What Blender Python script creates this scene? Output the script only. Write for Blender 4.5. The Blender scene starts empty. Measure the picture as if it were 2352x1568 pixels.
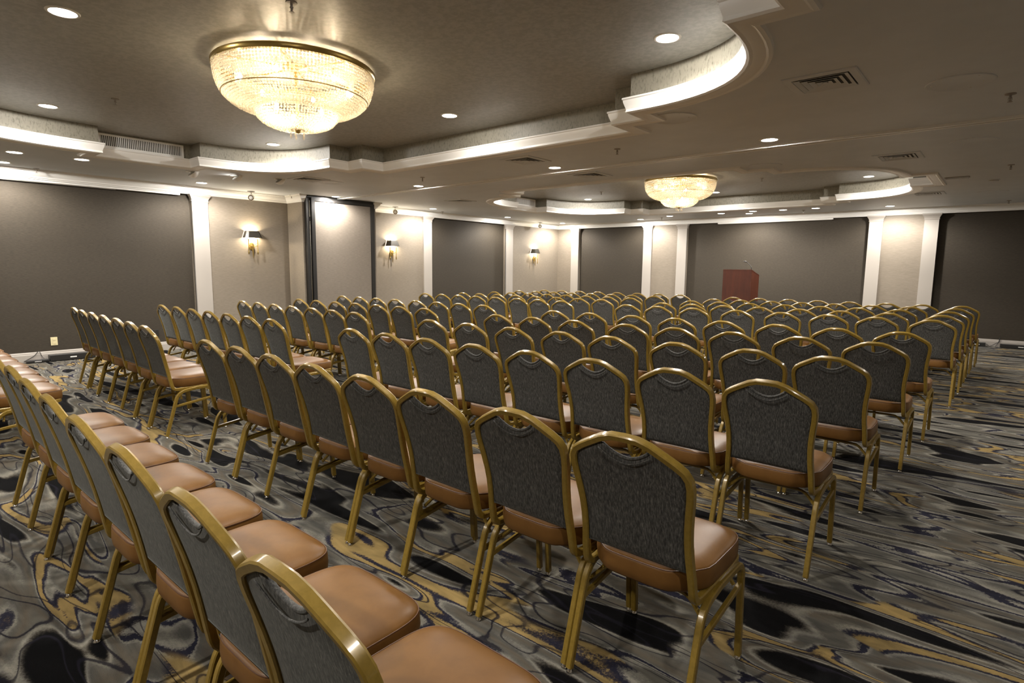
import bpy, bmesh, math, random
import numpy as np
from mathutils import Vector, Matrix

random.seed(7)
C = bpy.context.scene.collection
SC = bpy.context.scene
PI = math.pi

# ---------------------------------------------------------------- camera
FPX, PITCH, ROLL, YAW, EYE = 1328.43, 0.1268, 0.0105, 0.7053, 1.45
cy_, sy_, cp_, sp_ = math.cos(YAW), math.sin(YAW), math.cos(PITCH), math.sin(PITCH)
fwd = Vector((-sy_ * cp_, cy_ * cp_, -sp_))
rt0 = Vector((cy_, sy_, 0)); up0 = rt0.cross(fwd)
rt = math.cos(ROLL) * rt0 + math.sin(ROLL) * up0
up = -math.sin(ROLL) * rt0 + math.cos(ROLL) * up0
cam_d = bpy.data.cameras.new('camera')
cam_d.sensor_width = 36.0
cam_d.lens = FPX / 2352.0 * 36.0
cam_d.clip_start = 0.05
cam = bpy.data.objects.new('camera', cam_d); C.objects.link(cam)
M = Matrix.Identity(4)
for i in range(3):
    M[i][0], M[i][1], M[i][2] = rt[i], up[i], -fwd[i]
M[0][3], M[1][3], M[2][3] = 0.0, 0.0, EYE
cam.matrix_world = M
SC.camera = cam

# ---------------------------------------------------------------- world, exposure
w = bpy.data.worlds.new('world'); SC.world = w; w.use_nodes = True
w.node_tree.nodes['Background'].inputs[0].default_value = (0.02, 0.018, 0.015, 1)
w.node_tree.nodes['Background'].inputs[1].default_value = 0.3
SC.view_settings.view_transform = 'Standard'
SC.view_settings.look = 'None'
SC.view_settings.gamma = 1.0
SC.view_settings.use_curve_mapping = False
SC.view_settings.exposure = 1.97
SC.cycles.max_bounces = 7
SC.cycles.diffuse_bounces = 4
SC.cycles.glossy_bounces = 3
SC.cycles.transparent_max_bounces = 8
SC.cycles.sample_clamp_indirect = 4.0
SC.cycles.caustics_reflective = False
SC.cycles.caustics_refractive = False
SC.cycles.use_denoising = True

# lamp strengths (watts) used by the lamps' own builders below
W_SOFFIT, W_TRAY, W_WASH = 82.0, 55.0, 30.0
W_BULB, W_SCONCE = 1.9, 5.0
LAMP = (1.0, 0.945, 0.875)
WARM = (1.0, 0.80, 0.53)

# ---------------------------------------------------------------- materials
def s2l(c):
    return tuple(((v / 12.92) if v <= 0.04045 else ((v + 0.055) / 1.055) ** 2.4) for v in c)
def hexc(r, g, b): return s2l((r / 255, g / 255, b / 255)) + (1,)

def mat(name, col, rough=0.6, metal=0.0, spec=0.5, **kw):
    m = bpy.data.materials.new(name); m.use_nodes = True
    b = m.node_tree.nodes['Principled BSDF']
    b.inputs['Base Color'].default_value = col if len(col) == 4 else tuple(col) + (1,)
    b.inputs['Roughness'].default_value = rough
    b.inputs['Metallic'].default_value = metal
    b.inputs['Specular IOR Level'].default_value = spec
    for k, v in kw.items(): b.inputs[k.replace('_', ' ')].default_value = v
    return m

def noise_mix(m, c1, c2, scale=(40, 40, 40), bump=0.0, detail=3, coord='Object', dist=0.002, lo=0.4, hi=0.6, nscale=1.0, rough=0.6):
    """procedural colour variation (and bump) between two colours"""
    nt = m.node_tree; N = nt.nodes; L = nt.links; b = N['Principled BSDF']
    tc = N.new('ShaderNodeTexCoord'); mp = N.new('ShaderNodeMapping'); mp.inputs['Scale'].default_value = scale
    L.new(tc.outputs[coord], mp.inputs['Vector'])
    n = N.new('ShaderNodeTexNoise'); n.inputs['Scale'].default_value = nscale; n.inputs['Detail'].default_value = detail
    n.inputs['Roughness'].default_value = rough
    L.new(mp.outputs[0], n.inputs['Vector'])
    r = N.new('ShaderNodeValToRGB'); r.color_ramp.elements[0].position = lo; r.color_ramp.elements[1].position = hi
    r.color_ramp.elements[0].color = c1; r.color_ramp.elements[1].color = c2
    L.new(n.outputs['Fac'], r.inputs['Fac']); L.new(r.outputs['Color'], b.inputs['Base Color'])
    if bump:
        bp = N.new('ShaderNodeBump'); bp.inputs['Strength'].default_value = bump; bp.inputs['Distance'].default_value = dist
        L.new(n.outputs['Fac'], bp.inputs['Height']); L.new(bp.outputs[0], b.inputs['Normal'])
    return m

def emit(name, col, strength):
    m = bpy.data.materials.new(name); m.use_nodes = True; nt = m.node_tree
    nt.nodes.remove(nt.nodes['Principled BSDF'])
    e = nt.nodes.new('ShaderNodeEmission'); e.inputs[0].default_value = tuple(col) + (1,); e.inputs[1].default_value = strength
    nt.links.new(e.outputs[0], nt.nodes['Material Output'].inputs[0]); return m

m_white = mat('white_trim_paint', (0.83, 0.82, 0.79), 0.4)
m_pil = mat('white_trim_dimmed', (0.365, 0.335, 0.30), 0.45)  # white trim colour darkened so brightly lit pilasters don't clip
m_soffit = noise_mix(mat('soffit_paint', (0.5, 0.46, 0.41), 0.55), (0.635, 0.665, 0.70, 1), (0.665, 0.695, 0.73, 1), (3, 3, 3))
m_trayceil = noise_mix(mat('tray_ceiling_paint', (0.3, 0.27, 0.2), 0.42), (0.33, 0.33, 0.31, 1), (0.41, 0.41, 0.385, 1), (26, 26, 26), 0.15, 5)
m_traywall = noise_mix(mat('speckled_tray_wallpaper', (0.5, 0.47, 0.4), 0.5), (0.135, 0.124, 0.094, 1), (0.235, 0.220, 0.176, 1), (60, 60, 25), 0.2, 6, lo=0.32, hi=0.5)
m_paper = noise_mix(mat('linen_wallpaper', (0.5, 0.45, 0.4), 0.65), (0.186, 0.156, 0.119, 1), (0.231, 0.196, 0.153, 1), (14, 14, 160), 0.25, 4, lo=0.35, hi=0.65, dist=0.001)
m_dark = noise_mix(mat('charcoal_fabric_wall', (0.07, 0.06, 0.05), 0.8), (0.022, 0.0165, 0.0095, 1), (0.040, 0.0305, 0.0185, 1), (22, 22, 190), 0.4, 5, lo=0.33, hi=0.66, dist=0.002)
m_panel = noise_mix(mat('partition_linen', (0.5, 0.45, 0.4), 0.7), (0.182, 0.154, 0.124, 1), (0.230, 0.198, 0.162, 1), (14, 14, 150), 0.2, 4, lo=0.35, hi=0.65, dist=0.001)
m_black = mat('black_metal', (0.012, 0.011, 0.010), 0.45)
m_blackp = mat('black_plastic', (0.02, 0.02, 0.02), 0.4)
m_gold = noise_mix(mat('gold_powder_coat', (0.36, 0.25, 0.055), 0.33, 0.08, 0.5), (0.215, 0.138, 0.020, 1), (0.250, 0.163, 0.027, 1), (60, 60, 60), 0.0)
m_gold.node_tree.nodes['Principled BSDF'].inputs['Coat Weight'].default_value = 0.35
m_gold.node_tree.nodes['Principled BSDF'].inputs['Coat Roughness'].default_value = 0.12
m_vinyl = noise_mix(mat('tan_vinyl', (0.5, 0.28, 0.15), 0.42, 0, 0.28), (0.142, 0.065, 0.0155, 1), (0.170, 0.080, 0.021, 1), (9, 9, 9), 0.06, 8, dist=0.004)
m_seam = mat('tan_vinyl_seam', (0.11, 0.05, 0.025), 0.5)
m_chrome = mat('chrome', (0.7, 0.68, 0.64), 0.18, 1.0)
m_brass = mat('antique_brass', (0.42, 0.30, 0.10), 0.28, 0.9)
m_wood = noise_mix(mat('mahogany', (0.22, 0.05, 0.02), 0.4), (0.050, 0.0105, 0.004, 1), (0.095, 0.021, 0.0075, 1), (9, 9, 1.6), 0.0, 6, lo=0.3, hi=0.7)
m_ivory = mat('ivory_plastic', (0.62, 0.55, 0.33), 0.4)
m_shade = mat('dark_metal_shade', (0.05, 0.045, 0.035), 0.35, 0.3)
m_glow = emit('downlight_lens', (1.0, 0.93, 0.82), 9.0)
m_bulb = emit('lamp_bulb', (1.0, 0.82, 0.55), 12.0)
m_vdark = mat('duct_dark', (0.10, 0.095, 0.085), 0.8)
m_grey = mat('warm_grey_plastic', (0.33, 0.30, 0.27), 0.5)

# dark woven chair-back fabric with vertical slubs
m_fab = mat('slub_charcoal_fabric', (0.05, 0.05, 0.05), 0.7, 0, 0.4)
def _fab():
    nt = m_fab.node_tree; N = nt.nodes; L = nt.links; b = N['Principled BSDF']
    tc = N.new('ShaderNodeTexCoord'); mp = N.new('ShaderNodeMapping'); mp.inputs['Scale'].default_value = (210, 210, 9)
    n = N.new('ShaderNodeTexNoise'); n.inputs['Scale'].default_value = 1; n.inputs['Detail'].default_value = 5; n.inputs['Roughness'].default_value = 0.75
    L.new(tc.outputs['Object'], mp.inputs[0]); L.new(mp.outputs[0], n.inputs['Vector'])
    r = N.new('ShaderNodeValToRGB'); e = r.color_ramp.elements
    e[0].position = 0.36; e[0].color = (0.015, 0.0147, 0.0137, 1); e[1].position = 0.72; e[1].color = (0.165, 0.16, 0.143, 1)
    x = e.new(0.52); x.color = (0.060, 0.058, 0.053, 1)
    L.new(n.outputs['Fac'], r.inputs['Fac']); L.new(r.outputs['Color'], b.inputs['Base Color'])
    bp = N.new('ShaderNodeBump'); bp.inputs['Strength'].default_value = 0.5; bp.inputs['Distance'].default_value = 0.0015
    L.new(n.outputs['Fac'], bp.inputs['Height']); L.new(bp.outputs[0], b.inputs['Normal'])
    b.inputs['Sheen Weight'].default_value = 0.18; b.inputs['Sheen Roughness'].default_value = 0.35
    b.inputs['Sheen Tint'].default_value = (0.8, 0.85, 0.8, 1)
_fab()

# agate-patterned carpet
m_carpet = mat('agate_carpet', (0.2, 0.2, 0.2), 0.95, 0, 0.1)
def _carpet():
    nt = m_carpet.node_tree; N = nt.nodes; L = nt.links; b = N['Principled BSDF']
    def math_(op, a, b_=None):
        n = N.new('ShaderNodeMath'); n.operation = op
        for i, v in enumerate((a, b_)):
            if v is None: continue
            if isinstance(v, (int, float)): n.inputs[i].default_value = v
            else: L.new(v, n.inputs[i])
        return n.outputs[0]
    def noise(vec, scale, detail=2, rough=0.5, dist=0.0, w=None):
        n = N.new('ShaderNodeTexNoise')
        if w is not None:
            n.noise_dimensions = '4D'; n.inputs['W'].default_value = w
        n.inputs['Scale'].default_value = scale; n.inputs['Detail'].default_value = detail
        n.inputs['Roughness'].default_value = rough; n.inputs['Distortion'].default_value = dist
        L.new(vec, n.inputs['Vector']); return n.outputs['Fac']
    tc = N.new('ShaderNodeTexCoord')
    mp = N.new('ShaderNodeMapping'); mp.inputs['Rotation'].default_value = (0, 0, 0.20); mp.inputs['Scale'].default_value = (0.46, 2.05, 1)
    L.new(tc.outputs['Object'], mp.inputs[0])
    fine = noise(tc.outputs['Object'], 85, 3, 0.7)
    base = noise(mp.outputs[0], 1.9, 1.6, 0.42, 0.55, 3.1)
    v = math_('ADD', base, math_('MULTIPLY', math_('SUBTRACT', fine, 0.5), 0.022))
    GOLD, NAVY, LG, MG, DG, BK, TP = ((0.27, 0.195, 0.080, 1), (0.018, 0.018, 0.032, 1), (0.235, 0.225, 0.195, 1), (0.105, 0.102, 0.090, 1),
                                      (0.050, 0.045, 0.038, 1), (0.0025, 0.0025, 0.003, 1), (0.108, 0.094, 0.074, 1))
    def ramp(stops):
        r = N.new('ShaderNodeValToRGB'); cr = r.color_ramp
        cr.elements[0].position = 0; cr.elements[0].color = stops[0][1]; cr.elements[1].position = 1; cr.elements[1].color = stops[-1][1]
        for p, c in stops[1:-1]:
            e = cr.elements.new(p); e.color = c
        L.new(v, r.inputs['Fac']); return r.outputs['Color']
    side_lo = [(0.0, BK), (0.366, BK), (0.374, DG), (0.386, LG), (0.400, MG), (0.425, TP), (0.452, MG), (0.466, LG), (0.470, NAVY), (0.480, NAVY)]
    side_hi = [(0.524, NAVY), (0.534, NAVY), (0.538, LG), (0.550, MG), (0.575, TP), (0.590, LG), (0.606, DG), (0.613, BK), (1.0, BK)]
    cA = ramp(side_lo + [(0.485, GOLD), (0.519, GOLD)] + side_hi)
    cB = ramp([(0.0, BK), (0.366, BK), (0.374, DG), (0.386, LG), (0.41, MG), (0.455, TP), (0.488, MG), (0.496, LG), (0.500, NAVY), (0.513, NAVY), (0.517, LG), (0.535, MG), (0.575, MG), (0.590, LG), (0.606, DG), (0.613, BK), (1.0, BK)])
    sel = noise(mp.outputs[0], 1.3, 1, 0.4, 0.3, 6.6)
    rs = N.new('ShaderNodeValToRGB'); rs.color_ramp.elements[0].position = 0.475; rs.color_ramp.elements[1].position = 0.490
    L.new(sel, rs.inputs['Fac'])
    m1 = N.new('ShaderNodeMix'); m1.data_type = 'RGBA'; L.new(rs.outputs['Color'], m1.inputs['Factor']); L.new(cB, m1.inputs['A']); L.new(cA, m1.inputs['B'])
    # thinner navy veins crossing the grey fields
    v2 = math_('ADD', noise(mp.outputs[0], 2.3, 1.2, 0.5, 0.5, 9.4), math_('MULTIPLY', math_('SUBTRACT', fine, 0.5), 0.012))
    r2 = N.new('ShaderNodeValToRGB'); cr2 = r2.color_ramp
    for p, c in ((0.0, 0), (0.420, 0), (0.423, 0.8), (0.431, 0.8), (0.434, 0), (0.491, 0), (0.495, 0.9), (0.505, 0.9), (0.509, 0), (1.0, 0)):
        if p in (0.0, 1.0):
            e = cr2.elements[0 if p == 0 else -1]; e.position = p
        else:
            e = cr2.elements.new(p)
        e.color = (c, c, c, 1)
    L.new(v2, r2.inputs['Fac'])
    mx = N.new('ShaderNodeMix'); mx.data_type = 'RGBA'
    L.new(r2.outputs['Color'], mx.inputs['Factor']); L.new(m1.outputs['Result'], mx.inputs['A']); mx.inputs['B'].default_value = (0.012, 0.011, 0.018, 1)
    # tonal shading inside the pebbles
    mot = noise(mp.outputs[0], 7, 3, 0.6, 0.8, 1.7)
    r3 = N.new('ShaderNodeValToRGB'); r3.color_ramp.elements[0].position = 0.35; r3.color_ramp.elements[0].color = (0.62, 0.62, 0.63, 1)
    r3.color_ramp.elements[1].position = 0.65; r3.color_ramp.elements[1].color = (1.15, 1.12, 1.05, 1)
    L.new(mot, r3.inputs['Fac'])
    m2 = N.new('ShaderNodeMix'); m2.data_type = 'RGBA'; m2.blend_type = 'MULTIPLY'; m2.inputs['Factor'].default_value = 1
    L.new(mx.outputs['Result'], m2.inputs['A']); L.new(r3.outputs['Color'], m2.inputs['B'])
    L.new(m2.outputs['Result'], b.inputs['Base Color'])
    pile = noise(tc.outputs['Object'], 350, 2)
    bp = N.new('ShaderNodeBump'); bp.inputs['Strength'].default_value = 0.6; bp.inputs['Distance'].default_value = 0.004
    L.new(pile, bp.inputs['Height']); L.new(bp.outputs[0], b.inputs['Normal'])
_carpet()

# crystal beads: clear drops that pass, scatter and glint the bulbs' light
m_bead = bpy.data.materials.new('crystal_bead'); m_bead.use_nodes = True
def _bead():
    nt = m_bead.node_tree; N = nt.nodes; L = nt.links
    N.remove(N['Principled BSDF'])
    tr = N.new('ShaderNodeBsdfTranslucent'); tr.inputs[0].default_value = (0.70, 0.66, 0.58, 1)
    df = N.new('ShaderNodeBsdfDiffuse'); df.inputs[0].default_value = (0.50, 0.47, 0.42, 1)
    gl = N.new('ShaderNodeBsdfGlossy'); gl.inputs[0].default_value = (1, 0.97, 0.9, 1); gl.inputs[1].default_value = 0.12
    tp = N.new('ShaderNodeBsdfTransparent'); tp.inputs[0].default_value = (1, 0.98, 0.95, 1)
    a = N.new('ShaderNodeMixShader'); a.inputs[0].default_value = 0.4
    L.new(tr.outputs[0], a.inputs[1]); L.new(df.outputs[0], a.inputs[2])
    b = N.new('ShaderNodeMixShader'); b.inputs[0].default_value = 0.22
    L.new(a.outputs[0], b.inputs[1]); L.new(gl.outputs[0], b.inputs[2])
    c = N.new('ShaderNodeMixShader'); c.inputs[0].default_value = 0.45
    L.new(b.outputs[0], c.inputs[1]); L.new(tp.outputs[0], c.inputs[2])
    L.new(c.outputs[0], N['Material Output'].inputs[0])
_bead()

# ---------------------------------------------------------------- mesh helpers
def obj(name, bm, m, parent=None, smooth=False, loc=None):
    me = bpy.data.meshes.new(name)
    if isinstance(bm, tuple):
        me.from_pydata(bm[0], [], bm[1]); me.update()
    else:
        bmesh.ops.recalc_face_normals(bm, faces=bm.faces); bm.to_mesh(me); bm.free()
    me.materials.append(m)
    if smooth:
        me.shade_smooth()
    o = bpy.data.objects.new(name, me); C.objects.link(o)
    if parent: o.parent = parent
    if loc is not None: o.location = loc
    return o

def smooth_angle(o, deg=40):
    me = o.data
    me.shade_smooth()
    try: me.set_sharp_from_angle(angle=math.radians(deg))
    except Exception: pass
    return o

def tag(o, label=None, cat=None, group=None, kind=None):
    if label: o['label'] = label
    if cat: o['category'] = cat
    if group: o['group'] = group
    if kind: o['kind'] = kind
    return o

def thing(name, label, cat, loc=(0, 0, 0), rz=0, group=None):
    o = bpy.data.objects.new(name, None); o.empty_display_size = 0.1; C.objects.link(o)
    o.location = loc; o.rotation_euler = (0, 0, rz)
    return tag(o, label, cat, group)

def struct(name, bm, m, parent=None, smooth=False):
    o = obj(name, bm, m, parent, smooth)
    if parent is None: o['kind'] = 'structure'
    return o

def box(bm, x0, x1, y0, y1, z0, z1):
    v = [bm.verts.new(p) for p in ((x0, y0, z0), (x1, y0, z0), (x1, y1, z0), (x0, y1, z0), (x0, y0, z1), (x1, y0, z1), (x1, y1, z1), (x0, y1, z1))]
    for f in ((0, 3, 2, 1), (4, 5, 6, 7), (0, 1, 5, 4), (1, 2, 6, 5), (2, 3, 7, 6), (3, 0, 4, 7)): bm.faces.new([v[i] for i in f])
    return v

def boxm(*a):
    bm = bmesh.new(); box(bm, *a); return bm

def bevelled(x0, x1, y0, y1, z0, z1, b=0.004, seg=2):
    bm = boxm(x0, x1, y0, y1, z0, z1)
    bmesh.ops.bevel(bm, geom=list(bm.edges), offset=b, segments=seg, affect='EDGES', profile=0.6)
    return bm

def lathe(bm, prof, n=24, c=(0, 0, 0), cap=True):
    """prof: list of (r, z)"""
    rings = []
    for r, z in prof:
        if r < 1e-6: rings.append([bm.verts.new((c[0], c[1], c[2] + z))])
        else: rings.append([bm.verts.new((c[0] + r * math.cos(2 * PI * k / n), c[1] + r * math.sin(2 * PI * k / n), c[2] + z)) for k in range(n)])
    for a, b in zip(rings[:-1], rings[1:]):
        for k in range(n):
            k2 = (k + 1) % n
            if len(a) == 1 and len(b) == 1: continue
            if len(a) == 1: bm.faces.new((a[0], b[k], b[k2]))
            elif len(b) == 1: bm.faces.new((a[k], a[k2], b[0]))
            else: bm.faces.new((a[k], a[k2], b[k2], b[k]))
    return bm

def tube(bm, pts, rx, ry=None, side=None, n=8, closed=False, caps=True, power=1.0):
    """sweep a rounded section along pts; 'side' is the direction of the section's rx axis"""
    ry = ry or rx; pts = [Vector(p) for p in pts]; N_ = len(pts); rings = []
    prev = None
    for i, p in enumerate(pts):
        if closed: t = (pts[(i + 1) % N_] - pts[i - 1]).normalized()
        else: t = (pts[min(i + 1, N_ - 1)] - pts[max(i - 1, 0)]).normalized()
        s = Vector(side) if side is not None else (prev if prev is not None else (Vector((0, 0, 1)) if abs(t.z) < 0.9 else Vector((1, 0, 0))))
        a = (s - t * s.dot(t))
        if a.length < 1e-5: a = prev if prev is not None else t.orthogonal()
        a.normalize(); b = t.cross(a); prev = a
        sc = 1.0
        if 0 < i < N_ - 1 or closed:
            d0 = (p - pts[i - 1]).normalized(); d1 = (pts[(i + 1) % N_] - p).normalized()
            cs = max(0.3, math.cos(d0.angle(d1, 0) / 2)); sc = 1 / cs
        ring = []
        for k in range(n):
            th = 2 * PI * (k + 0.5) / n; cx, sy = math.cos(th), math.sin(th)
            ex = math.copysign(abs(cx) ** power, cx); ey = math.copysign(abs(sy) ** power, sy)
            ring.append(bm.verts.new(p + a * (ex * rx) + b * (ey * ry * (sc if side is not None else 1))))
        rings.append(ring)
    pairs = list(zip(rings[:-1], rings[1:])) + ([(rings[-1], rings[0])] if closed else [])
    for A, B in pairs:
        for k in range(n): bm.faces.new((A[k], A[(k + 1) % n], B[(k + 1) % n], B[k]))
    if caps and not closed:
        bm.faces.new(rings[0][::-1]); bm.faces.new(rings[-1])
    return bm

def catmull(pts, n=6, closed=False):
    P = [Vector(p) for p in pts]; out = []; L_ = len(P)
    rng = range(L_ if closed else L_ - 1)
    for i in rng:
        p0 = P[i - 1] if (i > 0 or closed) else P[0]; p1 = P[i]; p2 = P[(i + 1) % L_]; p3 = P[(i + 2) % L_] if (i + 2 < L_ or closed) else P[-1]
        for k in range(n):
            t = k / n
            out.append(0.5 * ((2 * p1) + (-p0 + p2) * t + (2 * p0 - 5 * p1 + 4 * p2 - p3) * t * t + (-p0 + 3 * p1 - 3 * p2 + p3) * t ** 3))
    if not closed: out.append(P[-1])
    return out

def fillet(pts, r, n=5):
    """round the corners of an open polyline"""
    P = [Vector(p) for p in pts]; out = [P[0]]
    rr = r if isinstance(r, (list, tuple)) else [r] * (len(P) - 2)
    for i in range(1, len(P) - 1):
        a = (P[i - 1] - P[i]); b = (P[i + 1] - P[i]); R_ = min(rr[i - 1], a.length * 0.49, b.length * 0.49)
        pa = P[i] + a.normalized() * R_; pb = P[i] + b.normalized() * R_
        for k in range(n + 1):
            t = k / n; out.append((1 - t) ** 2 * pa + 2 * t * (1 - t) * P[i] + t * t * pb)
    out.append(P[-1]); return out

def sweep_xy(bm, path, prof, closed=False, sgn=1.0):
    """sweep profile (u, z) along an XY path with mitred corners; +u lies on the path's right for sgn=1"""
    n = len(path); rings = []
    for i in range(n):
        p = Vector(path[i])
        d0 = d1 = None
        if closed or i > 0: d0 = (p - Vector(path[i - 1])).normalized()
        if closed or i < n - 1: d1 = (Vector(path[(i + 1) % n]) - p).normalized()
        d0 = d0 or d1; d1 = d1 or d0
        n0 = Vector((d0.y, -d0.x)); n1 = Vector((d1.y, -d1.x))
        m_ = (n0 + n1) / max(0.25, 1 + n0.dot(n1)) * sgn
        rings.append([bm.verts.new((p.x + m_.x * u, p.y + m_.y * u, z)) for u, z in prof])
    K = len(prof)
    for A, B in list(zip(rings[:-1], rings[1:])) + ([(rings[-1], rings[0])] if closed else []):
        for k in range(K - 1): bm.faces.new((A[k], A[k + 1], B[k + 1], B[k]))
    if not closed:
        bm.faces.new(rings[0]); bm.faces.new(rings[-1][::-1])
    return bm

def dup(root, loc=None, rz=None, label=None, group=None):
    def cp(o, parent):
        c = o.copy(); C.objects.link(c)
        if parent is not None: c.parent = parent
        for ch in kids.get(o.name, ()): cp(ch, c)
        return c
    kids = KIDS.get(root.name)
    if kids is None:
        kids = {}
        def walk(o):
            kids[o.name] = list(o.children)
            for ch in o.children: walk(ch)
        walk(root); KIDS[root.name] = kids
    r = cp(root, None)
    if loc is not None: r.location = loc
    if rz is not None: r.rotation_euler = (0, 0, rz)
    if label: r['label'] = label
    if group: r['group'] = group
    return r
KIDS = {}

def add_light(kind, parent, loc, watts, col, name='lamp_light', **kw):
    ld = bpy.data.lights.new(name, kind); ld.energy = watts; ld.color = col
    for k, v in kw.items(): setattr(ld, k, v)
    o = bpy.data.objects.new(name, ld); C.objects.link(o); o.parent = parent; o.location = loc
    return o

# ================================================================ ROOM SHELL
ZC, ZT = 2.765, 3.06                      # soffit and tray ceiling heights
WX, WY, RX, FY = -10.73, 14.75, 2.40, -2.30   # wall planes: left, back, right, behind the camera
ZL = 2.634                                # crown underside

struct('floor', boxm(WX - 0.2, RX + 0.2, FY - 0.2, WY + 0.2, -0.05, 0.0), m_carpet)

def tray_outline(cx, cy, nl, nr):
    def quad(lo):
        a0, b0 = 2.256, lo
        a, b = 3.55 - a0, 1.945 - b0
        e = 2 / 2.5
        arc = [(a0 + a * math.cos(t) ** e, b0 + b * math.sin(t) ** e) for t in [PI / 2 * k / 16 for k in range(17)]]
        return [(3.84, lo)] + arc + [(2.256, 2.24), (1.935, 2.24), (1.935, 2.58)]
    q1 = quad(nr[1]); q2 = [(-x, y) for x, y in quad(nl[1])][::-1]
    q3 = [(-x, -y) for x, y in quad(-nl[0])]; q4 = [(x, -y) for x, y in quad(-nr[0])][::-1]
    return [(cx + x, cy + y) for x, y in q1 + q2 + q3 + q4]
TRAYS = [tray_outline(-4.80, 2.54, (-0.33, 0.81), (-0.60, 0.68)), tray_outline(-4.80, 10.38, (-0.50, 0.62), (-0.60, 0.52))]

bm = bmesh.new()
loops = [[(WX - 0.1, FY - 0.1), (RX + 0.1, FY - 0.1), (RX + 0.1, WY + 0.1), (WX - 0.1, WY + 0.1)]] + TRAYS
es = []
for lp in loops:
    vs = [bm.verts.new((x, y, ZC)) for x, y in lp]
    es += [bm.edges.new((vs[i], vs[(i + 1) % len(vs)])) for i in range(len(vs))]
bmesh.ops.triangle_fill(bm, use_beauty=True, edges=es)
ceiling = struct('ceiling', bm, m_soffit)
for i, t in enumerate(TRAYS):
    bm = bmesh.new(); n = len(t)
    lo = [bm.verts.new((x, y, ZC)) for x, y in t]; hi = [bm.verts.new((x, y, ZT)) for x, y in t]
    for k in range(n): bm.faces.new((lo[k], lo[(k + 1) % n], hi[(k + 1) % n], hi[k]))
    smooth_angle(obj('tray_wall', bm, m_traywall, ceiling), 30)
    bm = bmesh.new(); bm.faces.new([bm.verts.new((x, y, ZT)) for x, y in t])
    obj('tray_ceiling', bm, m_trayceil, ceiling)
tray_prof = [(0.0, 2.866), (-0.052, 2.866), (-0.054, 2.853), (-0.046, 2.846), (-0.045, 2.834), (-0.038, 2.812), (-0.030, 2.790), (-0.025, 2.775), (-0.028, 2.754),
             (-0.010, 2.744), (0.012, 2.748), (0.030, 2.743), (0.085, 2.747), (0.100, 2.741), (0.122, 2.746), (0.130, 2.766)]
for i, t in enumerate(TRAYS):
    smooth_angle(struct('trim_%d' % (i + 1), sweep_xy(bmesh.new(), t, tray_prof, closed=True), m_white), 25)

# crown moulding round the room
crown = [(0, ZL), (0.014, ZL), (0.018, 2.648), (0.030, 2.655), (0.034, 2.672), (0.055, 2.694), (0.075, 2.720), (0.080, 2.738), (0.098, 2.742), (0.105, ZC), (0, ZC)]
PX0, PY0, PY1 = -10.19, 5.86, 7.52        # pocket pier for the folding partition
PP0, PP1 = 5.90, 7.43                     # partition opening in the pier face
bm = bmesh.new()
sweep_xy(bm, [(RX, FY), (WX, FY), (WX, PY0), (PX0, PY0), (PX0, PP0)], crown)
sweep_xy(bm, [(PX0, PP1), (PX0, PY1), (WX, PY1), (WX, WY), (RX, WY), (RX, FY)], crown)
smooth_angle(struct('trim_3', bm, m_white), 25)

# ---- walls: light wall planes with recessed charcoal fabric panels between pilasters
T = 0.12                                   # depth of the recess from wall plane to panel
def wall_run(name, axis, plane, sgn, spans, panels, far):
    """axis 'y': wall runs along y at x=plane. sgn: direction away from the room"""
    bm = bmesh.new()
    for a, b in spans:
        q = sorted((plane, plane + sgn * 0.35))
        (box(bm, q[0], q[1], a, b, 0, ZC) if axis == 'y' else box(bm, a, b, q[0], q[1], 0, ZC))
    for a, b in panels:
        q = sorted((plane, plane + sgn * 0.35))
        (box(bm, q[0], q[1], a, b, ZL, ZC) if axis == 'y' else box(bm, a, b, q[0], q[1], ZL, ZC))
    o = struct(name, bm, m_paper)
    for a, b in panels:
        q = sorted((plane + sgn * (T - 0.04), plane + sgn * 0.34))
        obj('fabric_panel', boxm(q[0], q[1], a, b, 0.0, ZL) if axis == 'y' else boxm(a, b, q[0], q[1], 0.0, ZL), m_dark, o)
    return o
left_panels = [(FY + 0.6, 4.11), (9.53, 12.29)]
wall_run('wall_left', 'y', WX, -1, [(FY - .3, FY + 0.6), (4.11, 9.53), (12.29, WY + 0.35)], left_panels, None)
back_panels = [(-9.94, -7.785), (-6.535, -2.40), (-1.175, 1.80)]
wall_run('wall_back', 'x', WY, 1, [(WX, -9.94), (-7.785, -6.535), (-2.40, -1.175), (1.80, RX + 0.35)], back_panels, None)
struct('wall_right', boxm(RX, RX + 0.35, FY - 0.3, WY + 0.3, 0, ZC), m_paper)
struct('wall_front', boxm(WX - 0.3, RX + 0.3, FY - 0.35, FY, 0, ZC), m_paper)
struct('wall_partition_pier', boxm(WX, PX0, PY0, PY1, 0, ZC), m_paper)

base_prof = [(0, 0), (0.018, 0), (0.018, 0.105), (0.013, 0.115), (0.013, 0.128), (0.006, 0.144), (0, 0.144)]
bm = bmesh.new()
pl = WX - T + 0.04
sweep_xy(bm, [(pl, left_panels[0][0]), (pl, left_panels[0][1])], base_prof)
sweep_xy(bm, [(WX, 4.38), (WX, PY0), (PX0, PY0), (PX0, PP0)], base_prof)
sweep_xy(bm, [(PX0, PP1), (PX0, PY1), (WX, PY1), (WX, 9.26)], base_prof)
sweep_xy(bm, [(pl, left_panels[1][0]), (pl, left_panels[1][1])], base_prof)
sweep_xy(bm, [(WX, 12.57), (WX, WY), (-10.20, WY)], base_prof)
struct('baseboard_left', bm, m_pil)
bm = bmesh.new(); pb = WY + T - 0.04
for a, b in back_panels: sweep_xy(bm, [(a, pb), (b, pb)], base_prof)
for a, b in ((-7.52, -6.80), (-2.145, -1.39)): sweep_xy(bm, [(a, WY), (b, WY)], base_prof)
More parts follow.
